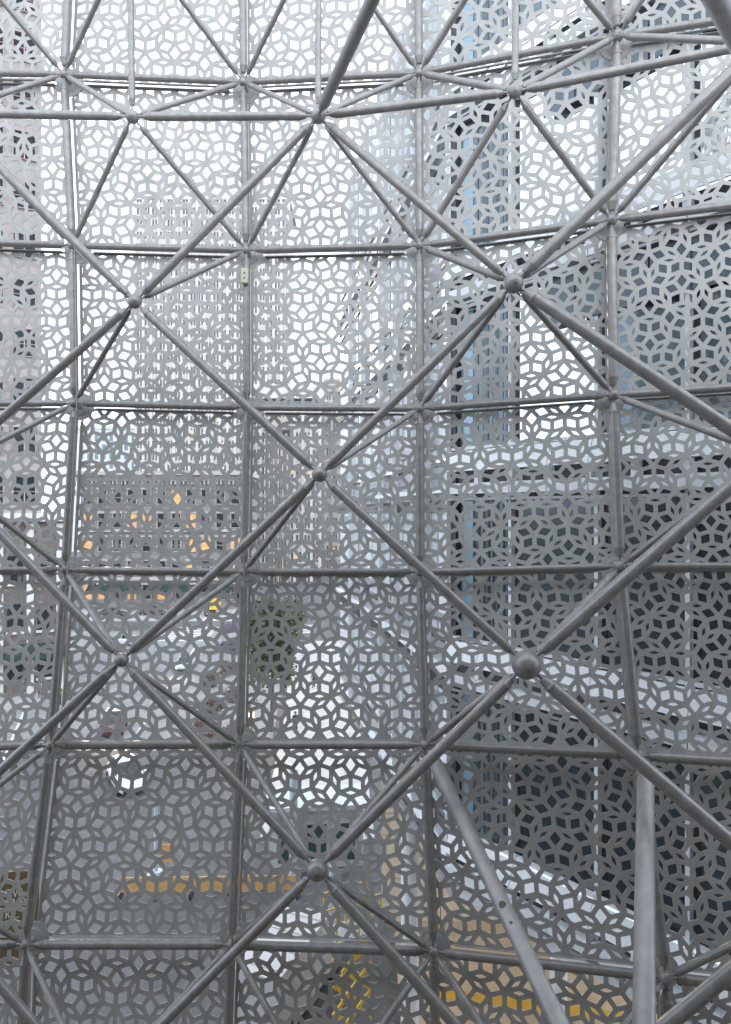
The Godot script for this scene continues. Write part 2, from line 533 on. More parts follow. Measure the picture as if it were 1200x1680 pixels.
func build_left_block():
	var b := thing("stone_building", "tall pinkish stone building with pairs of dark windows at the left edge", "building", V(-31.3, STREET, -66), 0.47)
	var stone := textured("pink_stone", 0.36, 0.31, 0.288, 0.8, noise_tex(31, 0.01, 0.85, 1.0), V(0.3, 0.3, 0.3))
	var brown := textured("brown_stone", 0.17, 0.13, 0.105, 0.8, noise_tex(32, 0.01, 0.75, 1.0), V(0.3, 0.3, 0.3))
	var pale := textured("pale_stone", 0.62, 0.60, 0.57, 0.8, noise_tex(33, 0.01, 0.85, 1.0), V(0.3, 0.3, 0.3))
	var dark := paint("dark_glass", 0.015, 0.02, 0.024, 0.12)
	dark.metallic_specular = 0.2
	var frame_m := paint("rose_frame", 0.42, 0.30, 0.28, 0.6)
	var H := 86.0
	slab(b, "wall", V(-11, 17.4 + (H - 17.4) / 2, -10), V(22, H - 17.4, 19.4), stone)
	slab(b, "ledge", V(-9.6, 17.0, -9.6), V(25.2, 0.8, 21.0), pale)
	slab(b, "base_wall", V(-9.8, 8.3, -10), V(24.4, 16.6, 19.4), brown)
	var w := window_mesh(2.0, 2.7, 0.07, 0.26)
	for fl in 14:
		for k in 6:
			var x := -1.5 - k * 2.75
			var f := put("window", w[0], frame_m, b, Transform3D(Basis.IDENTITY, V(x, 19.6 + fl * 4.72, -0.28)))
			f.position.z = -0.06
			put("pane", w[1], dark, f)
			slab(f, "mullion", V(0, 0, 0.02), V(0.1, 2.7, 0.1), frame_m)
	# storeys of stone between pilasters at the foot
	for k in 7:
		slab(b, "pilaster", V(1.6 - k * 2.6, 8.2, -0.05), V(0.62, 16.4, 0.5), pale)
	for fl in 3:
		for k in 6:
			var f := slab(b, "window", V(0.3 - k * 2.6, 2.8 + fl * 4.6, -0.27), V(1.3, 2.6, 0.12), dark)
			slab(f, "sill", V(0, -1.45, 0.1), V(1.6, 0.22, 0.3), pale)
	var aw := st_new()
	hexa(aw, [V(-10, 3.6, 1.8), V(2, 3.6, 1.8), V(2, 4.1, 1.7), V(-10, 4.1, 1.7), V(-10, 4.4, 0.26), V(2, 4.4, 0.26), V(2, 4.9, 0.26), V(-10, 4.9, 0.26)])
	put("awning", done(aw), paint("green_cloth", 0.008, 0.024, 0.018, 0.8), b)

func ribbed_tower(called: String, label: String, x0: float, x1: float, z: float, top: float, step: float, storey: float, rib_m: Material, wall_m: Material, lit: int, dep := 24.0):
	var w := x1 - x0
	var H := top - STREET
	var b := thing(called, label, "building", V((x0 + x1) / 2, STREET, z))
	var glass := paint("far_glass", 0.11, 0.115, 0.12, 0.25)  # toned paler to put haze into the far windows
	slab(b, "glazing", V(0, H / 2 - 2, -dep / 2), V(w - 0.6, H - 4, dep), glass)
	var n := int(w / step)
	var rib := box_mesh(V(step * 0.34, H - 5, 0.9))
	var thin := box_mesh(V(step * 0.12, H - 5, 0.6))
	for i in n + 1:
		var x := -w / 2 + i * w / n
		put("rib", rib, rib_m, b, Transform3D(Basis.IDENTITY, V(x, (H - 5) / 2, 0.36)))
		if i < n:
			put("fin", thin, rib_m, b, Transform3D(Basis.IDENTITY, V(x + 0.5 * w / n, (H - 5) / 2, 0.26)))
	for fl in int((H - 6) / storey):
		slab(b, "spandrel", V(0, 4 + fl * storey, 0.05), V(w - 0.4, storey * 0.42, 0.24), wall_m)
	slab(b, "roof_band", V(0, H - H * 0.035, -dep / 2 + 0.4), V(w + 1.0, H * 0.07, dep + 1.0), rib_m)
	# lit rooms behind the ribs
	var warm := glow("warm_room", 1.0, 0.55, 0.2, 0.35)
	for k in lit:
		var fl := rng.randi_range(0, int(minf(H * 0.75, 60.0) / storey))
		var i := rng.randi_range(0, n - 1)
		slab(b, "lit_window", V(-w / 2 + (i + 0.28 + 0.44 * rng.randi_range(0, 1)) * w / n, 4 + (fl + 0.5) * storey, 0.04), V(step * 0.24, storey * 0.3, 0.12), warm)

func build_far_blocks():
	var cream := textured("cream_concrete", 0.62, 0.58, 0.52, 0.8, noise_tex(41, 0.01, 0.88, 1.0), V(0.05, 0.05, 0.05))
	var cream2 := paint("cream_spandrel", 0.60, 0.575, 0.54, 0.8)
	var buff := textured("buff_concrete", 0.42, 0.37, 0.32, 0.8, noise_tex(42, 0.01, 0.88, 1.0), V(0.05, 0.05, 0.05))
	ribbed_tower("ribbed_tower", "tall cream office tower with close vertical ribs, its top fading in the haze", -84, -28, -250, 124, 2.7, 4.5, cream, cream2, 60)
	ribbed_tower("ribbed_building", "lower ribbed cream building right of the tall tower, with warm lit rooms", -30.5, -11.5, -172, 32, 2.0, 4.3, cream, cream2, 26)
	ribbed_tower("brown_building", "narrow brown ribbed building before the lower cream one", -23.5, -18.3, -160, 22, 0.9, 4.2, buff, buff, 3, 8.0)
	ribbed_tower("buff_building", "buff ribbed building at the right end of the far street", -12.0, -2.5, -205, 40, 1.9, 4.2, buff, cream2, 14)
	# white building far left, under the open sky
	var w := thing("white_building", "small white far building with a flat roof under the bright sky", "building", V(-115, STREET, -300))
	var wh := paint("white_wall", 0.70, 0.71, 0.70, 0.7)
	slab(w, "wall", V(0, 27, -8), V(30, 54, 16), wh)
	slab(w, "cornice", V(0, 54.6, -8), V(31.6, 1.2, 17.6), wh)
	var wm := box_mesh(V(1.5, 2.6, 0.3))
	for fl in 7:
		for k in 9:
			put("window", wm, paint("teal_glass", 0.10, 0.17, 0.18, 0.15), w, Transform3D(Basis.IDENTITY, V(-13 + k * 3.25, 26 + fl * 4.0, 0.0)))
	# old stone building across the street
	var c := thing("corniced_building", "old grey stone building with a deep cornice and warm lit windows across the street", "building", V(-36.5, STREET, -122))
	var st := textured("old_stone", 0.27, 0.245, 0.215, 0.8, noise_tex(43, 0.01, 0.8, 1.0), V(0.2, 0.2, 0.2))
	var trim := textured("old_trim", 0.46, 0.44, 0.40, 0.8, noise_tex(44, 0.01, 0.85, 1.0), V(0.2, 0.2, 0.2))
	slab(c, "wall", V(0, 12, -8), V(29, 24, 15.4), st)
	slab(c, "cornice", V(0, 24.4, -7.4), V(31, 0.7, 17.4), trim)
	slab(c, "cornice", V(0, 23.5, -7.7), V(30, 1.0, 16.4), st)
	for k in 40:
		slab(c, "bracket", V(-14.4 + k * 0.74, 22.7, 0.2), V(0.3, 0.6, 0.7), trim)
	slab(c, "string_course", V(0, 14.2, -7.7), V(29.8, 0.5, 16.2), trim)
	slab(c, "string_course", V(0, 5.6, -7.7), V(29.8, 0.6, 16.2), trim)
	var dark := paint("dark_glass", 0.02, 0.026, 0.032, 0.08)
	var warm := glow("warm_shop", 1.0, 0.50, 0.16, 0.2)
	var wn := window_mesh(1.7, 2.7, 0.12, 0.3)
	for fl in 5:
		for k in 11:
			var f := put("window", wn[0], trim, c, Transform3D(Basis.IDENTITY, V(-13.2 + k * 2.64, 3.2 + fl * 4.25, 0.02)))
			var lit := rng.randf() < 0.24
			put("pane", wn[1], warm if lit else dark, f)
			slab(f, "lintel", V(0, 1.5, 0.1), V(2.0, 0.3, 0.24), trim)
	for k in 5:
		var p := st_new()
		hexa(p, [V(-13 + k * 5.4, 3.2, 1.5), V(-9 + k * 5.4, 3.2, 1.5), V(-9 + k * 5.4, 3.6, 1.4), V(-13 + k * 5.4, 3.6, 1.4), V(-13 + k * 5.4, 4.2, 0.0), V(-9 + k * 5.4, 4.2, 0.0), V(-9 + k * 5.4, 4.6, 0.0), V(-13 + k * 5.4, 4.6, 0.0)])
		put("awning", done(p), paint("green_cloth", 0.008, 0.024, 0.018, 0.8), c)

func dots_texture() -> ImageTexture:
	var im := Image.create(128, 128, false, Image.FORMAT_RGB8)
	im.fill(lin(1, 1, 1))
	for y in 8:
		for x in 8:
			var cx := x * 16 + (8 if y % 2 else 0) + 4
			var cy := y * 16 + 8
			for dy in range(-4, 5):
				for dx in range(-4, 5):
					if dx * dx + dy * dy < 17:
						im.set_pixel((cx + dx + 128) % 128, (cy + dy + 128) % 128, lin(0.22, 0.22, 0.22))
	return ImageTexture.create_from_image(im)

func build_glass_block():
	# facade one: runs from the middle of the photo, 15 m away, past the right edge, 10 m away; it turns a corner at the left and goes off to 31 m
	var p0 := seen(750, 840, 14.9)
	var p1 := seen(1245, 840, 10.1)
	var p2 := seen(560, 840, 31.5)
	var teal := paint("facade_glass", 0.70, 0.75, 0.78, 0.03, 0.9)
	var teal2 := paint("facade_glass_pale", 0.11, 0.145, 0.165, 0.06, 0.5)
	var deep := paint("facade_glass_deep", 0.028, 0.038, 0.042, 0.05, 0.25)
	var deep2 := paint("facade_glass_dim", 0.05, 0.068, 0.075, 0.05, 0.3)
	var fin_white := textured("fin_metal", 0.56, 0.575, 0.585, 0.35, noise_tex(53, 0.008, 0.75, 1.0), V(0.3, 0.3, 0.3))
	var white := textured("white_metal", 0.68, 0.695, 0.705, 0.4, noise_tex(51, 0.01, 0.9, 1.0), V(0.5, 0.5, 0.5))
	var dotted := paint("dotted_metal", 0.78, 0.79, 0.80, 0.5)
	dotted.albedo_texture = dots_texture()
	dotted.uv1_triplanar = true
	dotted.uv1_scale = V(5.2, 5.2, 5.2)
	var strip_glass := paint("strip_glass", 0.07, 0.105, 0.12, 0.08, 0.3)
	var dark := paint("dark_metal", 0.03, 0.033, 0.036, 0.5)
	var grey := paint("grey_metal", 0.30, 0.31, 0.32, 0.4, 0.3)
	var b := thing("glass_building", "glass building with bright banded storeys and white mullions behind the right half of the screen", "building")
	var floors := [8.9, 4.95, 0.85, -3.2, -7.3]
	var top := 14.0
	var foot := -8.0
	var d := (p1 - p0)
	var len := d.length()
	var ax := d / len
	var nz := Vector3.UP.cross(-ax).normalized()
	if nz.x > 0: nz = -nz
	var bs := Basis(ax, Vector3.UP, ax.cross(Vector3.UP))
	if bs.z.dot(nz) < 0: bs = Basis(-ax, Vector3.UP, (-ax).cross(Vector3.UP))
	var at := func(t: float, y: float, o: float) -> Vector3: return p0 + ax * t + Vector3.UP * y + nz * o
	# panes between mullions; the mullions stand where the photo shows them
	var cuts := [0.0]
	for x in [843.0, 985.0, 1135.0]:
		var dd: float = 15600.0 / (x + 300.0)
		cuts.append((seen(x, 840, dd) - p0).length())
	cuts.append(len)
	var rows := [top]
	for y in floors: rows.append(y)
	rows.append(foot)
	for i in cuts.size() - 1:
		var t0: float = cuts[i]
		var t1: float = cuts[i + 1]
		for k in rows.size() - 1:
			var y1: float = rows[k] - (0.4 if k > 0 else 0.0)
			var y0: float = rows[k + 1] + (0.4 if k < rows.size() - 2 else 0.0)
			if y1 - y0 < 0.3: continue
			var mt: Material = teal if i > 0 and k > 0 else teal2  # tone picked by what each pane would mirror: sky bright, street dark
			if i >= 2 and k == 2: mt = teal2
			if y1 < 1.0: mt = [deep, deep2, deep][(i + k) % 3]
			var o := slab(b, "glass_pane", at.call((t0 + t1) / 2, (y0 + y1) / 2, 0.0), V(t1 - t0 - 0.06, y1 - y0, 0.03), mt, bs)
			# a blind or a lining strip behind the edge of the pane
			slab(o, "pane_edge", V(-(t1 - t0) / 2 + 0.1 if bs.x.dot(ax) > 0 else (t1 - t0) / 2 - 0.1, 0, 0.025), V(0.08, y1 - y0, 0.012), dark)
			if i == 0:
				var sg := 1.0 if bs.x.dot(ax) > 0 else -1.0
				slab(o, "pale_blind", V(sg * (-(t1 - t0) / 2 + 0.33), 0, 0.024), V(0.34, y1 - y0 - 0.02, 0.01), paint("blind", 0.20, 0.30, 0.35, 0.15, 0.3))
				for q in 8:
					slab(o, "curtain_fold", V(sg * (-(t1 - t0) / 2 + 0.62 + q * 0.13), 0, 0.022), V(0.05 + 0.02 * (q % 3), y1 - y0 - 0.02, 0.008), paint("curtain_%d" % (q % 2), 0.06 + 0.07 * (q % 2), 0.08 + 0.07 * (q % 2), 0.09 + 0.07 * (q % 2), 0.2, 0.2))
		slab(b, "mullion", at.call(t0, (top + foot) / 2, 0.07), V(0.075 if i else 0.22, top - foot, 0.16), white if i else dark, bs)
	# storey bands: a dotted white sill, a dark slot with posts, a white lower lip, thin rails
	for y in floors:
		var n := 7
		for i in n:
			var t := (i + 0.5) * len / n
			var w := len / n - 0.02
			var tilt := bs * Basis(Vector3.RIGHT, -0.35)
			slab(b, "perforated_sill", at.call(t, y + 0.22, 0.30), V(w, 0.46, 0.03), dotted, tilt)
			slab(b, "lower_lip", at.call(t, y - 0.36, 0.26), V(w, 0.22, 0.24), white, bs)
			slab(b, "slot_post", at.call(t + w * 0.42, y - 0.10, 0.16), V(0.12, 0.3, 0.2), white, bs)
			slab(b, "rail", at.call(t, y - 0.58, 0.30), V(w, 0.05, 0.06), grey, bs)
			slab(b, "rail", at.call(t, y + 0.50, 0.13), V(w, 0.06, 0.10), white, bs)
		slab(b, "dark_slot", at.call(len / 2, y - 0.10, 0.06), V(len, 0.36, 0.08), dark, bs)
		slab(b, "dark_slot", at.call(len / 2, y - 0.53, 0.04), V(len, 0.16, 0.06), dark, bs)
	# louvred shades high on the right
	for j in 2:
		for i in 5:
			slab(b, "shade_panel", at.call(len * 0.45 + i * len * 0.115, floors[1 - j] - 1.05, 0.18), V(len * 0.11, 0.85, 0.02), textured("shade_metal", 0.10, 0.14, 0.17, 0.4, mats["dotted_metal"].albedo_texture, Vector3.ONE * 4.0), bs)
	# white end pier at the right
	slab(b, "end_pier", at.call(len + 0.45, (top + foot) / 2, 0.12), V(0.9, top - foot, 0.4), white, bs)
	# facade two: white fins, glass strips, sloping away to the street
	var e := p2 - p0
	var l2 := e.length()
	var ax2 := e / l2
	var nz2 := Vector3.UP.cross(ax2).normalized()
	if nz2.x > 0: nz2 = -nz2
	var bs2 := Basis(-ax2, Vector3.UP, (-ax2).cross(Vector3.UP))
	if bs2.z.dot(nz2) < 0: bs2 = Basis(ax2, Vector3.UP, ax2.cross(Vector3.UP))
	var at2 := func(t: float, y: float, o: float) -> Vector3: return p0 + ax2 * t + Vector3.UP * y + nz2 * o
	var strips := [750.0, 722.0, 712.0, 699.0, 690.0, 664.0, 657.0, 643.0, 634.0, 612.0, 603.0, 590.0, 582.0, 560.0]
	for i in strips.size() - 1:
		var da: float = 14.9 * 360.0 / (strips[i] - 390.0)
		var db: float = 14.9 * 360.0 / (strips[i + 1] - 390.0)
		var ta := (seen(strips[i], 840, da) - p0).length()
		var tb := (seen(strips[i + 1], 840, db) - p0).length()
		var is_glass := i % 4 == 2
		var low := foot if i < 9 else -11.0
		for k in rows.size() - 1:
			var y1: float = rows[k] - (0.4 if k > 0 else 0.0)
			var y0: float = rows[k + 1] + (0.4 if k < rows.size() - 2 else 0.0)
			if y1 - y0 < 0.3: continue
			slab(b, "glass_strip" if is_glass else "white_panel", at2.call((ta + tb) / 2, (y0 + y1) / 2, -0.05 if is_glass else 0.03 * (i % 2)), V(absf(tb - ta) - 0.025, y1 - y0, 0.06), strip_glass if is_glass else (fin_white if i % 3 else white), bs2)
		if i % 2 == 0:
			slab(b, "white_fin", at2.call(ta, (top + foot) / 2, 0.12), V(0.07, top - foot, 0.26), white, bs2)
	for y in floors:
		slab(b, "shade_slot", at2.call(l2 / 2, y - 0.05, 0.02), V(l2, 0.5, 0.10), grey, bs2)
		slab(b, "shade_slot", at2.call(l2 / 2, y + 0.75, 0.05), V(l2, 0.22, 0.10), grey, bs2)
		slab(b, "shade_slot", at2.call(l2 / 2, y - 0.72, 0.05), V(l2, 0.3, 0.10), dark, bs2)
		slab(b, "shade_slot", at2.call(l2 / 2, y - 1.1, 0.05), V(l2, 0.16, 0.10), grey, bs2)
		slab(b, "lower_lip", at2.call(l2 / 2, y - 0.36, 0.14), V(l2, 0.12, 0.2), white, bs2)
		slab(b, "shade_slot", at2.call(l2 / 2, y + 0.26, 0.02), V(l2, 0.10, 0.10), dark, bs2)
	# floor over the open ground storey, and the cream tiled wall under it
	var so := st_new()
	var q := [p0, p1, p1 + V(9, 0, -4), p2 + V(14, 0, 0), p2]
	for s in 2:
		var yy := foot - 0.02 if s == 0 else foot - 0.35
		for i in range(1, 4):
			var a: Vector3 = q[0] + V(0, yy, 0)
			var b1: Vector3 = q[i] + V(0, yy, 0)
			var c1: Vector3 = q[i + 1] + V(0, yy, 0)
			so.set_smooth_group(-1)
			if (s == 0) == ((b1 - a).cross(c1 - a).y < 0): tri(so, a, b1, c1)
			else: tri(so, a, c1, b1)
	for i in 5:
		var a: Vector3 = q[i] + V(0, foot - 0.02, 0)
		var b1: Vector3 = q[(i + 1) % 5] + V(0, foot - 0.02, 0)
		quad(so, b1, a, a - V(0, 0.33, 0), b1 - V(0, 0.33, 0))
	put("soffit", done(so), white, b)
	var tile_m := textured("cream_tile", 0.70, 0.58, 0.44, 0.5, noise_tex(52, 0.01, 0.9, 1.0), V(0.4, 0.4, 0.4))
	for i in 9:
		for j in 10:
			slab(b, "wall_tile", V(1.3 + i * 1.25, STREET + 0.6 + j * 0.92, -29.0), V(1.22, 0.89, 0.2), tile_m)
	slab(b, "core_wall", V(7.0, STREET + 4.7, -29.4), V(12, 9.3, 0.5), dark)
	# round columns of the open storey
	for x in [[1.4, -21.5], [6.5, -23.0]]:
		var st := st_new()
		rod(st, V(x[0], STREET + 0.1, x[1]), V(x[0], foot - 0.3, x[1]), 0.28, 20)
		put("column", done(st), white, b)

# ---------------------------------------------------------------- people
func capsule_d(p: Vector3, a: Vector3, b: Vector3, ra: float, rb: float) -> float:
	var ab := b - a
	var t := clampf((p - a).dot(ab) / ab.length_squared(), 0.0, 1.0)
	return p.distance_to(a + ab * t) - lerpf(ra, rb, t)

func nets(st: SurfaceTool, bones: Array, cell: float, k: float):   # bones: [a, b, ra, rb, colour]
	var field := {}
	for bi in bones.size():
		var b = bones[bi]
		var r: float = maxf(b[2], b[3]) + k + cell * 2.0
		var lo: Vector3 = ((b[0] as Vector3).min(b[1]) - Vector3.ONE * r) / cell
		var hi: Vector3 = ((b[0] as Vector3).max(b[1]) + Vector3.ONE * r) / cell
		for z in range(int(floor(lo.z)), int(ceil(hi.z)) + 1):
			for y in range(int(floor(lo.y)), int(ceil(hi.y)) + 1):
				for x in range(int(floor(lo.x)), int(ceil(hi.x)) + 1):
					var key := Vector3i(x, y, z)
					var d := capsule_d(Vector3(key) * cell, b[0], b[1], b[2], b[3])
					if d > k + cell * 2.0: continue
					if field.has(key):
						var f = field[key]
						var h := maxf(k - absf(f[0] - d), 0.0) / k
						if d < f[1]: field[key] = [minf(f[0], d) - h * h * k * 0.25, d, bi]
						else: field[key] = [minf(f[0], d) - h * h * k * 0.25, f[1], f[2]]
					else:
						field[key] = [d, d, bi]
	var verts := {}
	var corner := [Vector3i(0, 0, 0), Vector3i(1, 0, 0), Vector3i(0, 1, 0), Vector3i(1, 1, 0), Vector3i(0, 0, 1), Vector3i(1, 0, 1), Vector3i(0, 1, 1), Vector3i(1, 1, 1)]
	var edges := [[0, 1], [2, 3], [4, 5], [6, 7], [0, 2], [1, 3], [4, 6], [5, 7], [0, 4], [1, 5], [2, 6], [3, 7]]
	for key in field:
		var v := []
		var inside := 0
		for c in corner:
			var f = field.get(key + c)
			var d: float = f[0] if f else 1.0
			v.append(d)
			if d < 0: inside += 1
		if inside == 0 or inside == 8: continue
		var s := Vector3.ZERO
		var n := 0
		for e in edges:
			if (v[e[0]] < 0) != (v[e[1]] < 0):
				var t: float = v[e[0]] / (v[e[0]] - v[e[1]])
				s += Vector3(corner[e[0]]).lerp(Vector3(corner[e[1]]), t)
				n += 1
		verts[key] = [(Vector3(key) + s / n) * cell, bones[field[key][2]][4]]
	st.set_smooth_group(0)
	for key in field:
		var a: float = field[key][0]
		for axis in 3:
			var step := Vector3i.ZERO
			step[axis] = 1
			var f = field.get(key + step)
			var b: float = f[0] if f else 1.0
			if (a < 0) == (b < 0): continue
			var u := Vector3i.ZERO
			var w := Vector3i.ZERO
			u[(axis + 1) % 3] = 1
			w[(axis + 2) % 3] = 1
			var q := [verts.get(key), verts.get(key - u), verts.get(key - u - w), verts.get(key - w)]
			if null in q: continue
			if a < 0: q.reverse()
			for i in [0, 1, 2, 0, 2, 3]:
				st.set_color(q[i][1])
				st.add_vertex(q[i][0])

func person(label: String, where: Vector3, turn: float, skin: Color, shirt: Color, legs: Color, hair: Color, stride: float, helmet := false, vest := false):
	var p := thing("person", label, "person", where, turn)
	var shoe := Color(0.02, 0.02, 0.02)
	var st := st_new()
	var bones := [
		[V(0, 0.98, 0), V(0, 1.18, 0.0), 0.135, 0.125, shirt], [V(0, 1.18, 0), V(0, 1.40, 0), 0.125, 0.12, shirt],
		[V(-0.15, 1.42, 0), V(0.15, 1.42, 0), 0.065, 0.065, shirt], [V(-0.07, 0.94, 0), V(0.07, 0.94, 0), 0.115, 0.115, legs],
		[V(0, 1.45, 0), V(0, 1.56, 0.015), 0.055, 0.05, skin], [V(0, 1.60, 0.03), V(0, 1.68, 0.015), 0.075, 0.088, skin],
		[V(0, 1.625, 0.11), V(0, 1.645, 0.10), 0.012, 0.010, skin], [V(0.088, 1.64, 0.02), V(0.088, 1.66, 0.015), 0.012, 0.012, skin], [V(-0.088, 1.64, 0.02), V(-0.088, 1.66, 0.015), 0.012, 0.012, skin]]
	for s in [-1, 1]:
		var f: float = stride * s
		var knee := V(0.095 * s, 0.50, f * 0.5 + 0.03)
		var ankle := V(0.095 * s, 0.09 + absf(minf(f, 0)) * 0.2, f * 1.0 - (0.04 if f < 0 else 0.0))
		bones.append([V(0.09 * s, 0.92, 0), knee, 0.088, 0.06, legs])
		bones.append([knee, ankle, 0.06, 0.042, legs])
		bones.append([ankle + V(0, -0.045, -0.03), ankle + V(0, -0.055, 0.15), 0.042, 0.034, shoe])
		var elbow := V(0.235 * s, 1.15, -f * 0.5 - 0.02)
		var wrist := V(0.235 * s, 0.93, -f * 0.9 + 0.07)
		bones.append([V(0.185 * s, 1.42, 0), elbow, 0.056, 0.043, shirt])
		bones.append([elbow, wrist, 0.042, 0.03, shirt if not vest else skin])
	nets(st, bones, 0.022, 0.05)
	for s in [-1, 1]:
		var f: float = stride * s
		var w := V(0.235 * s, 0.93, -f * 0.9 + 0.07)
		var hb := [[w + V(0, 0.02, 0), w + V(0, -0.06, 0.012), 0.026, 0.028, skin], [w + V(0, -0.055, -0.012), w + V(0, -0.075, 0.035), 0.018, 0.018, skin]]
		for i in 4:
			var z := -0.024 + i * 0.021
			var l: float = [0.055, 0.066, 0.072, 0.064][i]
			var kn := w + V(-0.004 * s, -0.08 - l * 0.5, z + 0.006)
			hb.append([w + V(0, -0.075, z), kn, 0.0095, 0.009, skin])
			hb.append([kn, kn + V(-0.016 * s, -l * 0.5, 0.006), 0.009, 0.008, skin])
		hb.append([w + V(0, -0.03, 0.03), w + V(-0.012 * s, -0.07, 0.058), 0.012, 0.010, skin])
		hb.append([w + V(-0.012 * s, -0.07, 0.058), w + V(-0.02 * s, -0.10, 0.056), 0.010, 0.009, skin])
		nets(st, hb, 0.006, 0.008)
	var m := paint("body", 1, 1, 1, 0.8)
	m.vertex_color_use_as_albedo = true
	put("body", done(st), m, p)
	var eye := paint("eye", 0.02, 0.02, 0.02, 0.3)
	for s in [-1, 1]:
		var e := st_new()
		ball(e, V(0.033 * s, 1.655, 0.092), 0.011, 8)
		put("eye", done(e), eye, p)
	put("mouth", box_mesh(V(0.05, 0.008, 0.01), V(0, 1.585, 0.103)), paint("lip", 0.30, 0.12, 0.10, 0.6), p)
	var h := st_new()
	nets(h, [[V(0, 1.69, -0.012), V(0, 1.705, 0.02), 0.094, 0.088, hair], [V(0, 1.62, -0.05), V(0, 1.68, -0.03), 0.07, 0.085, hair]], 0.014, 0.03)
	if helmet:
		lathe(h, V(0, 1.70, 0.02), Vector3.UP, [[0.0, 0.155], [0.012, 0.15], [0.014, 0.118], [0.07, 0.108], [0.11, 0.07], [0.12, 0.0]], 20)
	put("helmet" if helmet else "hair", done(h), m, p)
	if vest:
		var c := st_new()
		var col := Color(0.55, 0.85, 0.05)
		nets(c, [[V(0, 1.04, 0), V(0, 1.40, 0), 0.152, 0.142, col], [V(-0.13, 1.41, 0), V(0.13, 1.41, 0), 0.082, 0.082, col]], 0.022, 0.05)
		put("safety_vest", done(c), m, p)

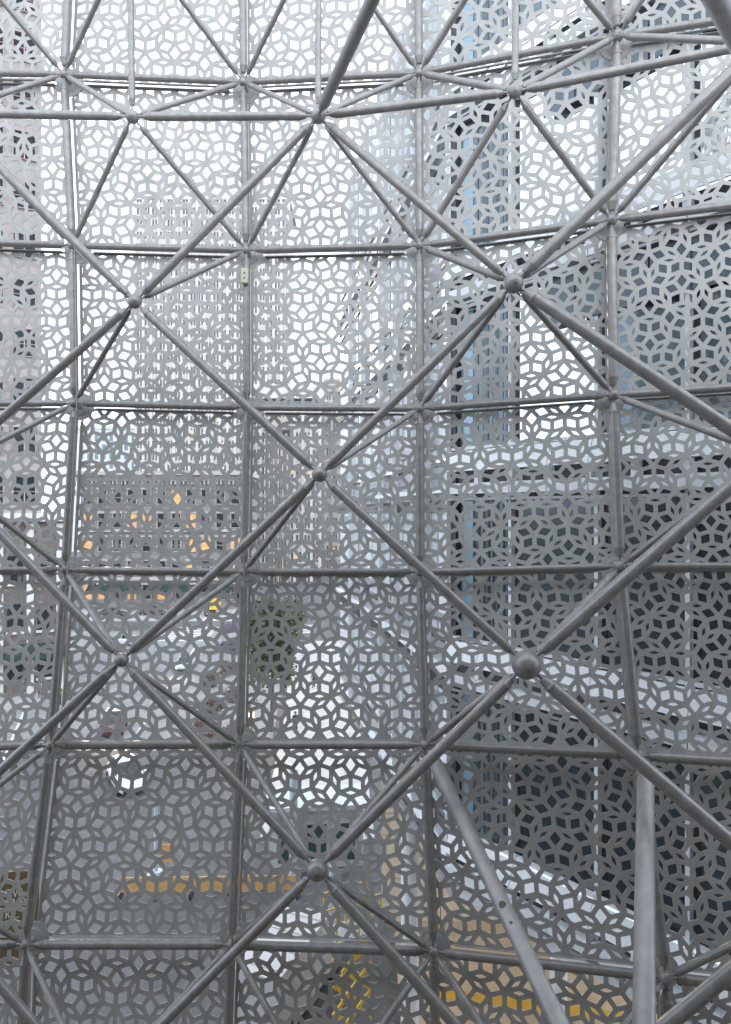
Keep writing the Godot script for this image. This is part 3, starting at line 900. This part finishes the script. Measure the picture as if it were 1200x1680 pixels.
# ---------------------------------------------------------------- vehicles
func car(label: String, where: Vector3, turn: float, body: Material, lights_on: bool, kind := 0):
	var c := thing("parked_car" if not lights_on else "car", label, "car", where, turn, "")
	# front towards +z. stations: z, half width, sill, shoulder
	var prof := [[-2.2, 0.70, 0.42, 0.86], [-2.1, 0.82, 0.28, 0.94], [-1.4, 0.90, 0.22, 0.98], [0.0, 0.91, 0.20, 0.95], [1.0, 0.90, 0.20, 0.90], [1.7, 0.86, 0.24, 0.82], [2.1, 0.76, 0.28, 0.70], [2.22, 0.62, 0.40, 0.60]]
	var st := st_new()
	var ring := func(s: Array) -> Array:
		var w: float = s[1]
		return [V(-w * 0.9, s[2], s[0]), V(-w, s[2] + 0.14, s[0]), V(-w, s[3] - 0.12, s[0]), V(-w * 0.88, s[3], s[0]), V(0, s[3] + 0.05, s[0]), V(w * 0.88, s[3], s[0]), V(w, s[3] - 0.12, s[0]), V(w, s[2] + 0.14, s[0]), V(w * 0.9, s[2], s[0])]
	st.set_smooth_group(1)
	for i in prof.size() - 1:
		var a: Array = ring.call(prof[i])
		var b: Array = ring.call(prof[i + 1])
		for k in 9:
			var k2 := (k + 1) % 9
			quad(st, a[k], b[k], b[k2], a[k2])
	st.set_smooth_group(2)
	for e in 2:
		var a: Array = ring.call(prof[0] if e == 0 else prof[-1])
		for k in range(1, 8):
			if e == 0: tri(st, a[0], a[k], a[k + 1])
			else: tri(st, a[0], a[k + 1], a[k])
	put("body", done(st), body, c)
	var glass := paint("car_glass", 0.015, 0.02, 0.022, 0.05)
	var g := st_new()
	var b0 := [[-0.78, 0.92, -1.75], [0.78, 0.92, -1.75], [0.78, 0.90, 1.05], [-0.78, 0.90, 1.05]]
	var r0 := [[-0.58, 1.42, -1.15], [0.58, 1.42, -1.15], [0.58, 1.42, 0.25], [-0.58, 1.42, 0.25]]
	var lo := []
	var up := []
	for q in b0: lo.append(V(q[0], q[1], q[2]))
	for q in r0: up.append(V(q[0], q[1] + (0.2 if kind == 1 else 0.0), q[2]))
	hexa(g, [up[3], up[2], up[1], up[0], lo[3], lo[2], lo[1], lo[0]])
	put("windows", done(g), glass, c)
	var rf := st_new()
	var yr: float = 1.435 + (0.2 if kind == 1 else 0.0)
	hexa(rf, [V(-0.56, yr + 0.03, 0.16), V(0.56, yr + 0.03, 0.16), V(0.56, yr + 0.03, -1.08), V(-0.56, yr + 0.03, -1.08), V(-0.6, yr - 0.02, 0.26), V(0.6, yr - 0.02, 0.26), V(0.6, yr - 0.02, -1.16), V(-0.6, yr - 0.02, -1.16)])
	for s in [-1, 1]:
		for q in [[up[2], lo[2]], [up[1], lo[1]]]:
			rod(rf, V(absf(q[0].x) * s, q[0].y, q[0].z), V(absf(q[1].x) * s, q[1].y, q[1].z), 0.045, 8)
		rod(rf, V(0.585 * s, yr - 0.03, -0.4), V(0.785 * s, 0.92, -0.42), 0.04, 8)
	put("roof", done(rf), body, c)
	var tyre := paint("tyre", 0.015, 0.015, 0.015, 0.9)
	var rim := paint("rim", 0.45, 0.46, 0.47, 0.3, 0.8)
	for z in [-1.35, 1.38]:
		for s in [-1, 1]:
			var w := st_new()
			lathe(w, V(0.72 * s, 0.32, z), V(s, 0, 0), [[0, 0.2], [0, 0.31], [0.02, 0.325], [0.19, 0.325], [0.21, 0.31], [0.21, 0.21], [0.19, 0.2]], 24)
			var o := put("wheel", done(w), tyre, c)
			var w2 := st_new()
			lathe(w2, V(0.72 * s, 0.32, z), V(s, 0, 0), [[0.0, 0.2], [0.17, 0.2], [0.19, 0.06], [0.2, 0.0]], 16)
			put("rim", done(w2), rim, o)
	var lamp := glow("headlight", 1.0, 0.80, 0.55, 4.0) if lights_on else paint("lamp_glass", 0.6, 0.6, 0.6, 0.1)
	for s in [-1, 1]:
		var h := st_new()
		ball(h, V(0.60 * s, 0.62, 2.10), 0.11, 12, 0.7)
		put("headlight", done(h), lamp, c)
		put("tail_light", box_mesh(V(0.28, 0.12, 0.06), V(0.56 * s, 0.78, -2.15)), paint("tail", 0.35, 0.01, 0.01, 0.3), c)
		var mr := st_new()
		ball(mr, V(0.98 * s, 0.98, 0.72), 0.09, 10)
		put("mirror", done(mr), body, c)
		if lights_on:
			var sp := SpotLight3D.new()
			sp.name = "headlight_beam"
			c.add_child(sp, true)
			sp.position = V(0.6 * s, 0.62, 2.26)
			sp.rotation = V(-0.12, PI, 0)
			sp.light_color = Color(1.0, 0.85, 0.65)
			sp.light_energy = 4.0
			sp.light_size = 0.08
			sp.spot_range = 40.0
			sp.spot_attenuation = 2.0
			sp.spot_angle = 28.0
			sp.shadow_enabled = true
	put("bumper", box_mesh(V(1.3, 0.16, 0.1), V(0, 0.42, 2.22)), paint("grille", 0.02, 0.02, 0.02, 0.4), c)

func van(label: String, where: Vector3, turn: float):
	var c := thing("delivery_van", label, "van", where, turn)
	var wh := textured("van_white", 0.46, 0.44, 0.43, 0.35, noise_tex(61, 0.02, 0.9, 1.0), V(0.6, 0.6, 0.6))
	var b := st_new()
	hexa(b, [V(-0.92, 0.4, 1.4), V(0.92, 0.4, 1.4), V(0.86, 2.5, 1.3), V(-0.86, 2.5, 1.3), V(-0.95, 0.4, -2.7), V(0.95, 0.4, -2.7), V(0.88, 2.5, -2.65), V(-0.88, 2.5, -2.65)])
	put("cargo_body", done(b), wh, c)
	var f := st_new()
	hexa(f, [V(-0.85, 0.4, 2.7), V(0.85, 0.4, 2.7), V(0.82, 1.2, 2.6), V(-0.82, 1.2, 2.6), V(-0.92, 0.4, 1.402), V(0.92, 0.4, 1.402), V(0.86, 1.9, 1.402), V(-0.86, 1.9, 1.402)])
	put("cab", done(f), wh, c)
	var g := st_new()
	hexa(g, [V(-0.7, 1.26, 2.53), V(0.7, 1.26, 2.53), V(0.7, 1.84, 1.56), V(-0.7, 1.84, 1.56), V(-0.7, 1.2, 2.45), V(0.7, 1.2, 2.45), V(0.7, 1.7, 1.5), V(-0.7, 1.7, 1.5)])
	put("windscreen", done(g), paint("car_glass", 0.015, 0.02, 0.022, 0.05), c)
	for i in 4:
		put("roof_rib", box_mesh(V(1.6, 0.03, 0.08), V(0, 2.515, -2.2 + i * 1.0)), wh, c)
	for z in [-1.7, 1.6]:
		for s in [-1, 1]:
			var w := st_new()
			lathe(w, V(0.74 * s, 0.36, z), V(s, 0, 0), [[0, 0.2], [0, 0.35], [0.02, 0.36], [0.2, 0.36], [0.22, 0.34], [0.22, 0.22], [0.2, 0.2]], 24)
			var o := put("wheel", done(w), paint("tyre", 0.015, 0.015, 0.015, 0.9), c)
			var w2 := st_new()
			lathe(w2, V(0.74 * s, 0.36, z), V(s, 0, 0), [[0.0, 0.2], [0.18, 0.2], [0.21, 0.06], [0.22, 0.0]], 16)
			put("rim", done(w2), paint("pale_rim", 0.75, 0.75, 0.74, 0.4), o)
	for s in [-1, 1]:
		put("headlight", box_mesh(V(0.26, 0.2, 0.06), V(0.62 * s, 0.9, 2.66)), paint("lamp_glass", 0.6, 0.6, 0.6, 0.1), c)

# ---------------------------------------------------------------- plants and street furniture
func leaf_crown(called: String, parent: Node3D, c: Vector3, size: Vector3, n: int, leaf: float, cols: Array, sd: int):
	var r := RandomNumberGenerator.new()
	r.seed = sd
	var clumps := []
	for i in 26:
		var v := V(r.randf_range(-1, 1), r.randf_range(-1, 1), r.randf_range(-1, 1))
		while v.length() > 1.0: v = V(r.randf_range(-1, 1), r.randf_range(-1, 1), r.randf_range(-1, 1))
		clumps.append([c + v * size * 0.8, r.randf_range(0.22, 0.45)])
	var mm := MultiMesh.new()
	mm.transform_format = MultiMesh.TRANSFORM_3D
	mm.use_colors = true
	var st := st_new()
	quad(st, V(0, 0, 0), V(-0.35, 0.5, 0.06), V(0, 1, 0), V(0.35, 0.5, 0.06))
	mm.mesh = done(st)
	mm.instance_count = n
	for i in n:
		var k = clumps[r.randi() % clumps.size()]
		var v := V(r.randfn(), r.randfn(), r.randfn()) * 0.5
		var b := Basis.from_euler(V(r.randf() * TAU, r.randf() * TAU, r.randf() * TAU)).scaled(Vector3.ONE * leaf * r.randf_range(0.7, 1.3))
		mm.set_instance_transform(i, Transform3D(b, k[0] + v * size * k[1]))
		var col: Color = cols[r.randi() % cols.size()]
		mm.set_instance_color(i, col * r.randf_range(0.7, 1.25))
	var o := MultiMeshInstance3D.new()
	o.multimesh = mm
	o.name = called
	o.set_meta("kind", "stuff")
	var m := paint("leaf", 1, 1, 1, 0.6)
	m.vertex_color_use_as_albedo = true
	m.backlight_enabled = true
	m.backlight = Color(0.22, 0.26, 0.08)
	o.material_override = m
	parent.add_child(o, true)

func tree(label: String, where: Vector3, h: float, w: float, sd: int):
	var t := thing("street_tree", label, "tree", where)
	var bark := textured("bark", 0.10, 0.08, 0.06, 0.9, noise_tex(71, 0.03, 0.6, 1.0), V(2, 2, 2))
	var st := st_new()
	rod(st, Vector3.ZERO, V(0.1, h * 0.45, 0), 0.17, 12, 0.12)
	rod(st, V(0.1, h * 0.45, 0), V(0.0, h * 0.85, 0.1), 0.12, 10, 0.03)
	put("trunk", done(st), bark, t)
	var r := RandomNumberGenerator.new()
	r.seed = sd
	for i in 9:
		var a := i * 2.4
		var y := h * (0.36 + 0.05 * i)
		var b := st_new()
		rod(b, V(0.08, y, 0), V(cos(a) * w * 0.38, y + h * 0.12, sin(a) * w * 0.38), 0.06, 8, 0.015)
		put("limb", done(b), bark, t)
	leaf_crown("crown", t, V(0, h * 0.62, 0), V(w * 0.5, h * 0.36, w * 0.5), 7000, 0.28, [Color(0.025, 0.055, 0.005), Color(0.045, 0.085, 0.008), Color(0.075, 0.12, 0.012), Color(0.010, 0.024, 0.003)], sd)

func shrub(label: String, where: Vector3, size: Vector3, sd: int):
	var t := thing("red_shrub", label, "shrub", where, 0.0, "red leaved shrubs along the kerb")
	var st := st_new()
	for i in 6:
		var a := i * 1.05
		rod(st, V(0, 0, 0), V(cos(a) * size.x * 0.5, size.y * 1.2, sin(a) * size.z * 0.5), 0.025, 6, 0.008)
	put("stem", done(st), paint("twig", 0.08, 0.05, 0.04, 0.9), t)
	leaf_crown("foliage", t, V(0, size.y, 0), size, 1800, 0.16, [Color(0.10, 0.04, 0.035), Color(0.15, 0.08, 0.06), Color(0.06, 0.065, 0.025), Color(0.24, 0.16, 0.15)], sd)

func street_lamp(label: String, where: Vector3, h: float):
	var t := thing("street_lamp", label, "lamp", where, 0.0, "lit street lamps along the pavement")
	var m := paint("lamp_post", 0.05, 0.05, 0.05, 0.5)
	var st := st_new()
	lathe(st, Vector3.ZERO, Vector3.UP, [[0, 0.16], [0.5, 0.12], [0.55, 0.07], [h - 0.4, 0.05], [h - 0.35, 0.12], [h - 0.3, 0.12]], 14)
	put("post", done(st), m, t)
	var g := st_new()
	ball(g, V(0, h, 0), 0.2, 16, 1.2)
	put("globe", done(g), glow("lamp_globe", 1.0, 0.82, 0.52, 5.0), t)
	var l := OmniLight3D.new()
	l.name = "lamp_light"
	t.add_child(l, true)
	l.position = V(0, h, 0)
	l.light_color = Color(1.0, 0.85, 0.6)
	l.light_energy = 3.0
	l.light_size = 0.18
	l.omni_range = 40.0
	l.omni_attenuation = 2.0
	l.shadow_enabled = true

func letters(text: String, size: float, m: Material, parent: Node3D, at: Vector3):
	var tm := TextMesh.new()
	tm.text = text
	var f := SystemFont.new()
	f.font_names = PackedStringArray(["Droid Sans"])
	tm.font = f
	tm.font_size = 32
	tm.pixel_size = size / 32.0
	tm.depth = 0.012
	tm.horizontal_alignment = HORIZONTAL_ALIGNMENT_LEFT
	put("lettering", tm, m, parent, Transform3D(Basis.IDENTITY, at))

func build_street():
	tree("tall green street tree with a narrow leafy crown beside the lit lamps", ground(446, 1200), 11.6, 4.3, 5)
	tree("smaller green street tree farther up the pavement", ground(472, 1100) + V(0, 0, 0), 9.5, 4.2, 6)
	var n := 0
	for s in [[345, 1105], [372, 1085], [352, 1150], [385, 1130], [335, 1185], [360, 1205], [390, 1195]]:
		shrub(["red leaved shrub farthest left in the far row by the kerb", "red leaved shrub at the far end of the kerb planting", "red leaved shrub in the middle of the kerb planting", "tall red leaved shrub next to the green tree", "red leaved shrub at the left of the near row", "red leaved shrub in the middle of the near row", "red leaved shrub nearest the lit lamp"][n], ground(s[0], s[1] + 22), V(1.1, 0.75, 0.9), 100 + n)
		n += 1
	street_lamp("lit street lamp below the tree beside the second column, nearest of the lamps", ground(413, 1262), 3.7)
	street_lamp("lit street lamp shining through the leaves of the tall tree", ground(447, 1172), 4.0)
	street_lamp("lit street lamp shining high in the tree crown, farthest off", ground(469, 1128), 4.2)
	# cars
	var white := paint("car_white", 0.75, 0.76, 0.76, 0.25)
	var black := paint("car_black", 0.03, 0.03, 0.034, 0.2)
	var red := paint("car_red", 0.09, 0.012, 0.016, 0.2)
	var silver := paint("car_silver", 0.42, 0.43, 0.44, 0.3, 0.4)
	car("white car seen from the side at the far crossing", ground(207, 1058), PI * 0.52, white, false)
	car("silver car with lit headlights driving towards the screen in the middle of the road", ground(304, 1098), 0.10, silver, true)
	car("dark red car with lit headlights, nearest of the oncoming cars", ground(186, 1200), 0.22, red, true, 1)
	car("white car with black wheels turning at the lower left", ground(208, 1288), 0.55, white, false, 1)
	car("black car with one headlight showing below the yellow sign", ground(345, 1010), 0.3, black, true)
	car("black car waiting before the green awnings", ground(185, 1012), PI * 0.5, black, false)
	car("dark car parked beside the green awnings, right of the waiting one", ground(250, 1010), PI * 0.5, black, false, 1)
	van("white delivery van seen from above at the kerb beside the yellow lift", V(-2.6, STREET, -24.6), 2.75)
	# people
	var dark := Color(0.02, 0.02, 0.025)
	person("person in a dark jacket and dark trousers standing on the pale pavement", ground(485, 1204), 0.3, Color(0.28, 0.16, 0.11), Color(0.035, 0.02, 0.025), dark, Color(0.01, 0.01, 0.01), 0.03)
	person("person in black walking away on the pavement, mid stride", ground(515, 1130), 2.4, Color(0.3, 0.18, 0.12), dark, dark, Color(0.01, 0.01, 0.01), 0.24)
	person("left worker of two in lime safety vests and white helmets at the corner", ground(66, 1148), 0.8, Color(0.32, 0.2, 0.14), Color(0.05, 0.06, 0.09), Color(0.04, 0.045, 0.06), Color(0.75, 0.75, 0.75), 0.05, true, true)
	person("right worker of two in lime safety vests and white helmets", ground(99, 1156), -0.5, Color(0.32, 0.2, 0.14), Color(0.05, 0.06, 0.09), Color(0.03, 0.03, 0.04), Color(0.75, 0.75, 0.75), 0.04, true, true)
	# barrier, lift, signs
	var b := thing("construction_barrier", "long orange board barrier lying across the road, lit warm", "barrier", V(-7.2, STREET, -31.0), 0.03)
	var or_m := textured("orange_board", 0.60, 0.34, 0.10, 0.6, noise_tex(81, 0.015, 0.72, 1.0), V(0.6, 0.6, 0.6))
	for i in 5:
		slab(b, "board", V(-3.1 + i * 1.62, 0.62, 0), V(1.58, 0.66, 0.05), or_m)
	for i in 6:
		slab(b, "foot", V(-3.9 + i * 1.6, 0.16, -0.02), V(0.1, 0.32, 0.7), paint("dark_metal", 0.03, 0.033, 0.036, 0.5))
	var sg := thing("orange_sign", "small square orange sign panel on a grey post behind the barrier", "sign", ground(275, 1462))
	slab(sg, "panel", V(0, 1.75, 0), V(0.7, 0.8, 0.04), or_m)
	slab(sg, "post", V(0, 0.68, -0.05), V(0.07, 1.36, 0.05), paint("grey_metal", 0.3, 0.31, 0.32, 0.4))
	var lf := thing("scissor_lift", "yellow scissor lift with crossed arms at the lower middle", "lift", V(-0.42, STREET, -21.5), 0.5)
	var ye := textured("lift_yellow", 0.72, 0.45, 0.02, 0.5, noise_tex(82, 0.02, 0.7, 1.0), V(1, 1, 1))
	slab(lf, "base", V(0, 0.5, 0), V(1.9, 0.5, 0.9), ye)
	for x in [-0.7, 0.7]:
		for s in [-1, 1]:
			var w := st_new()
			lathe(w, V(x, 0.25, 0.34 * s), V(0, 0, s), [[0, 0], [0, 0.24], [0.02, 0.25], [0.14, 0.25], [0.16, 0.23], [0.16, 0]], 18)
			put("wheel", done(w), paint("tyre", 0.015, 0.015, 0.015, 0.9), lf)
	for k in 4:
		for s in [-1, 1]:
			for z in [-0.32, 0.32]:
				var a := st_new()
				var pa := V(-0.5 * s, 0.8 + k * 0.86, z + 0.03 * s)
				var pb := V(0.5 * s, 0.8 + (k + 1) * 0.86, z + 0.03 * s)
				var dd := (pb - pa).normalized()
				box(a, (pa + pb) / 2, V(pa.distance_to(pb), 0.11, 0.05), Basis(dd, V(0, 0, 1).cross(dd), V(0, 0, 1)))
				put("arm", done(a), ye, lf)
	slab(lf, "platform", V(0, 4.32, 0), V(1.6, 0.14, 0.95), paint("grey_metal", 0.3, 0.31, 0.32, 0.4))
	for x in [-0.76, 0.0, 0.76]:
		for z in [-0.44, 0.44]:
			slab(lf, "rail_post", V(x, 4.92, z), V(0.05, 1.06, 0.05), ye)
	for z in [-0.44, 0.44]:
		for y in [4.9, 5.475]:
			slab(lf, "guard_rail", V(0, y, z), V(1.58, 0.045, 0.045), ye)
	var bn := thing("brown_sign", "brown sign board with pale lettering at the lower left corner", "sign", V(-10.95, -12.6, -20.0), 0.12)
	slab(bn, "board", V(0.0, 0.65, 0), V(2.6, 2.8, 0.12), paint("sign_brown", 0.10, 0.065, 0.02, 0.6))
	var pale := paint("sign_letter", 0.5, 0.46, 0.36, 0.6)
	letters("OW", 0.3, pale, bn, V(0.38, 1.42, 0.066))
	letters("OUR", 0.3, pale, bn, V(0.38, 1.14, 0.066))
	letters("KE.", 0.3, pale, bn, V(0.38, 0.8, 0.066))
	slab(bn, "post", V(-0.7, -2.8, 0), V(0.14, 4.2, 0.14), paint("dark_metal", 0.03, 0.033, 0.036, 0.5))
	slab(bn, "post", V(0.9, -2.8, 0), V(0.14, 4.2, 0.14), paint("dark_metal", 0.03, 0.033, 0.036, 0.5))
	var ys := thing("yellow_sign", "plain yellow board on a post above the black car", "sign", ground(353, 1012))
	slab(ys, "board", V(0, 2.4, 0), V(1.9, 2.4, 0.1), paint("sign_yellow", 0.8, 0.5, 0.02, 0.6))
	slab(ys, "post", V(0, 0.6, -0.06), V(0.16, 1.2, 0.08), paint("dark_metal", 0.03, 0.033, 0.036, 0.5))
	var pk := thing("market_stall", "purple and blue canopied stall beside the green tree", "stall", ground(377, 1068))
	var pu := paint("purple_cloth", 0.075, 0.05, 0.11, 0.8)
	var roof := st_new()
	lathe(roof, V(0, 2.5, 0), Vector3.UP, [[0, 1.75], [0.25, 1.7], [0.26, 1.7], [1.1, 0.05], [1.1, 0.0]], 4)
	put("canopy", done(roof), pu, pk)
	slab(pk, "counter", V(0, 0.55, 0), V(2.0, 1.1, 1.6), paint("blue_board", 0.04, 0.05, 0.10, 0.6))
	for x in [-1.1, 1.1]:
		for z in [-1.1, 1.1]:
			slab(pk, "pole", V(x, 1.25, z), V(0.06, 2.5, 0.06), paint("grey_metal", 0.3, 0.31, 0.32, 0.4))
	# posts by the kerb
	for i in 3:
		var ps := thing("traffic_post", ["pale blue round post at the kerb, thickest of the three", "grey round post before the orange sign", "pale round post left of the tiled wall"][i], "post", [ground(482, 1440), ground(256, 1432), ground(545, 1560)][i], 0.0, "round posts at the kerb")
		var st := st_new()
		lathe(st, Vector3.ZERO, Vector3.UP, [[0, 0.3], [0.1, 0.28], [0.12, [0.22, 0.1, 0.14][i]], [[5.2, 3.6, 4.0][i], [0.2, 0.09, 0.12][i]], [[5.25, 3.65, 4.05][i], 0.0]], 18)
		put("shaft", done(st), paint("post_blue", 0.42, 0.46, 0.52, 0.4), ps)
		slab(ps, "base_plate", V(0, 0.02, 0), V(0.7, 0.04, 0.7), paint("grey_metal", 0.3, 0.31, 0.32, 0.4))
	var ki := thing("kiosk", "low white kiosk with green glazed doors under the middle ball joint", "kiosk", V(-2.4, STREET, -33.5), 0.1)
	var kw := paint("kiosk_wall", 0.46, 0.47, 0.47, 0.7)
	slab(ki, "wall", V(0, 1.5, -1), V(4.6, 3.0, 2.0), kw)
	slab(ki, "roof", V(0, 3.1, -0.9), V(5.0, 0.2, 2.6), kw)
	for i in 3:
		var dr := slab(ki, "door", V(-1.4 + i * 1.4, 1.2, 0.03), V(1.2, 2.3, 0.08), kw)
		slab(dr, "pane", V(0, 0.1, 0.045), V(0.95, 1.8, 0.03), paint("green_glass", 0.035, 0.075, 0.068, 0.1))

func build_fittings():
	# electrical box strapped to a column of the frame, with its conduit
	var j := thing("junction_box", "small beige electrical box with a screwed cover on the second full column", "junction box", outer_at(1, 1) + V(0.0, -0.42, 0.085))
	var bg := paint("beige_box", 0.52, 0.49, 0.38, 0.5)
	slab(j, "box", V(0, 0, 0.04), V(0.10, 0.21, 0.075), bg)
	slab(j, "cover", V(0, 0, 0.081), V(0.092, 0.19, 0.008), bg)
	for y in [-0.035, 0.035]:
		var s := st_new()
		lathe(s, V(0, y, 0.085), V(0, 0, 1), [[0, 0.012], [0.006, 0.011], [0.006, 0]], 10)
		put("screw", done(s), paint("dark_metal", 0.03, 0.033, 0.036, 0.5), j)
	var labels := ["thin conduit pipe running down below the beige electrical box", "thin conduit pipe clipped to the leftmost full column"]
	var idx := 0
	for run in [[1, 1, 0.52, 3, 5], [0, 1, 0.1, 0, 5]]:
		var c := thing("conduit", labels[idx], "conduit", Vector3.ZERO, 0.0)
		var x: float = 0.02 if idx == 0 else 0.075
		for r in range(run[1], 5):
			var a := outer_at(run[0], r) + V(x, -run[2] if r == run[1] else 0.0, 0.085)
			var b := outer_at(run[0], r + 1) + V(x, 0, 0.085)
			var s := st_new()
			rod(s, a, b, 0.011, 8)
			put("pipe", done(s), tube_m, c)
			for t in [0.25, 0.7]:
				var s2 := st_new()
				rod(s2, a.lerp(b, t), a.lerp(b, t + 0.02), 0.018, 8)
				put("clip", done(s2), tube_m, c)
		idx += 1

# ---------------------------------------------------------------- sky
func sky_picture() -> ImageTexture:
	var w := 512
	var h := 256
	var im := Image.create(w, h, false, Image.FORMAT_RGBF)
	var n := FastNoiseLite.new()
	n.seed = 3
	n.frequency = 1.6
	n.fractal_octaves = 5
	var sun := seen(230, 520, 1.0).normalized()
	for y in h:
		var el := PI / 2 - PI * (y + 0.5) / h
		for x in w:
			var az := TAU * (x + 0.5) / w
			var d := V(-sin(az) * cos(el), sin(el), cos(az) * cos(el))
			var c := Vector3(0.84, 0.98, 1.16).lerp(Vector3(0.69, 0.78, 0.89), clampf(sin(el) * 1.1, 0, 1))
			var k := n.get_noise_3d(d.x, d.y * 2.2, d.z)
			c *= 1.0 + 0.22 * k
			var a := acos(clampf(d.dot(sun), -1, 1))
			c += Vector3(1.0, 0.93, 0.84) * (2.6 * exp(-a * a / 0.012) + 0.9 * exp(-a / 0.30))
			if el < 0: c = Vector3(0.32, 0.32, 0.33)
			im.set_pixel(x, y, Color(c.x, c.y, c.z))
	return ImageTexture.create_from_image(im)

func _ready():
	rng.seed = 77
	# camera, sky, sun, exposure
	var cam := Camera3D.new()
	cam.name = "camera"
	cam.fov = rad_to_deg(2.0 * atan(840.0 / 1120.0))
	cam.far = 3000.0
	cam.near = 0.1
	add_child(cam)
	cam.current = true
	var env := Environment.new()
	env.background_mode = Environment.BG_SKY
	var sky := Sky.new()
	var pm := PanoramaSkyMaterial.new()
	pm.panorama = sky_picture()
	sky.sky_material = pm
	env.sky = sky
	env.tonemap_mode = Environment.TONE_MAPPER_LINEAR
	env.tonemap_exposure = 3.1
	env.sdfgi_enabled = true
	env.ssao_enabled = true
	env.ssil_enabled = true
	env.fog_enabled = true
	env.fog_density = 0.0004
	env.fog_light_color = Color(0.93, 0.95, 1.0)
	var we := WorldEnvironment.new()
	we.name = "environment"
	we.environment = env
	add_child(we)
	var sun := DirectionalLight3D.new()
	sun.name = "sun"
	sun.light_energy = 0.35
	sun.light_angular_distance = 12.0
	sun.light_color = Color(1.0, 0.95, 0.88)
	sun.shadow_enabled = true
	add_child(sun)
	sun.look_at_from_position(Vector3.ZERO, -seen(230, 520, 1.0), Vector3.UP)

	tube_m = textured("tube", 0.335, 0.323, 0.306, 0.36, noise_tex(1, 0.014, 0.62, 1.0, 6, 512, 0.05), V(0.9, 0.9, 0.9), 0.22)
	frame_nodes()
	build_ground()
	build_left_block()
	build_far_blocks()
	build_glass_block()
	build_frame()
	build_screen()
	build_street()
	build_fittings()
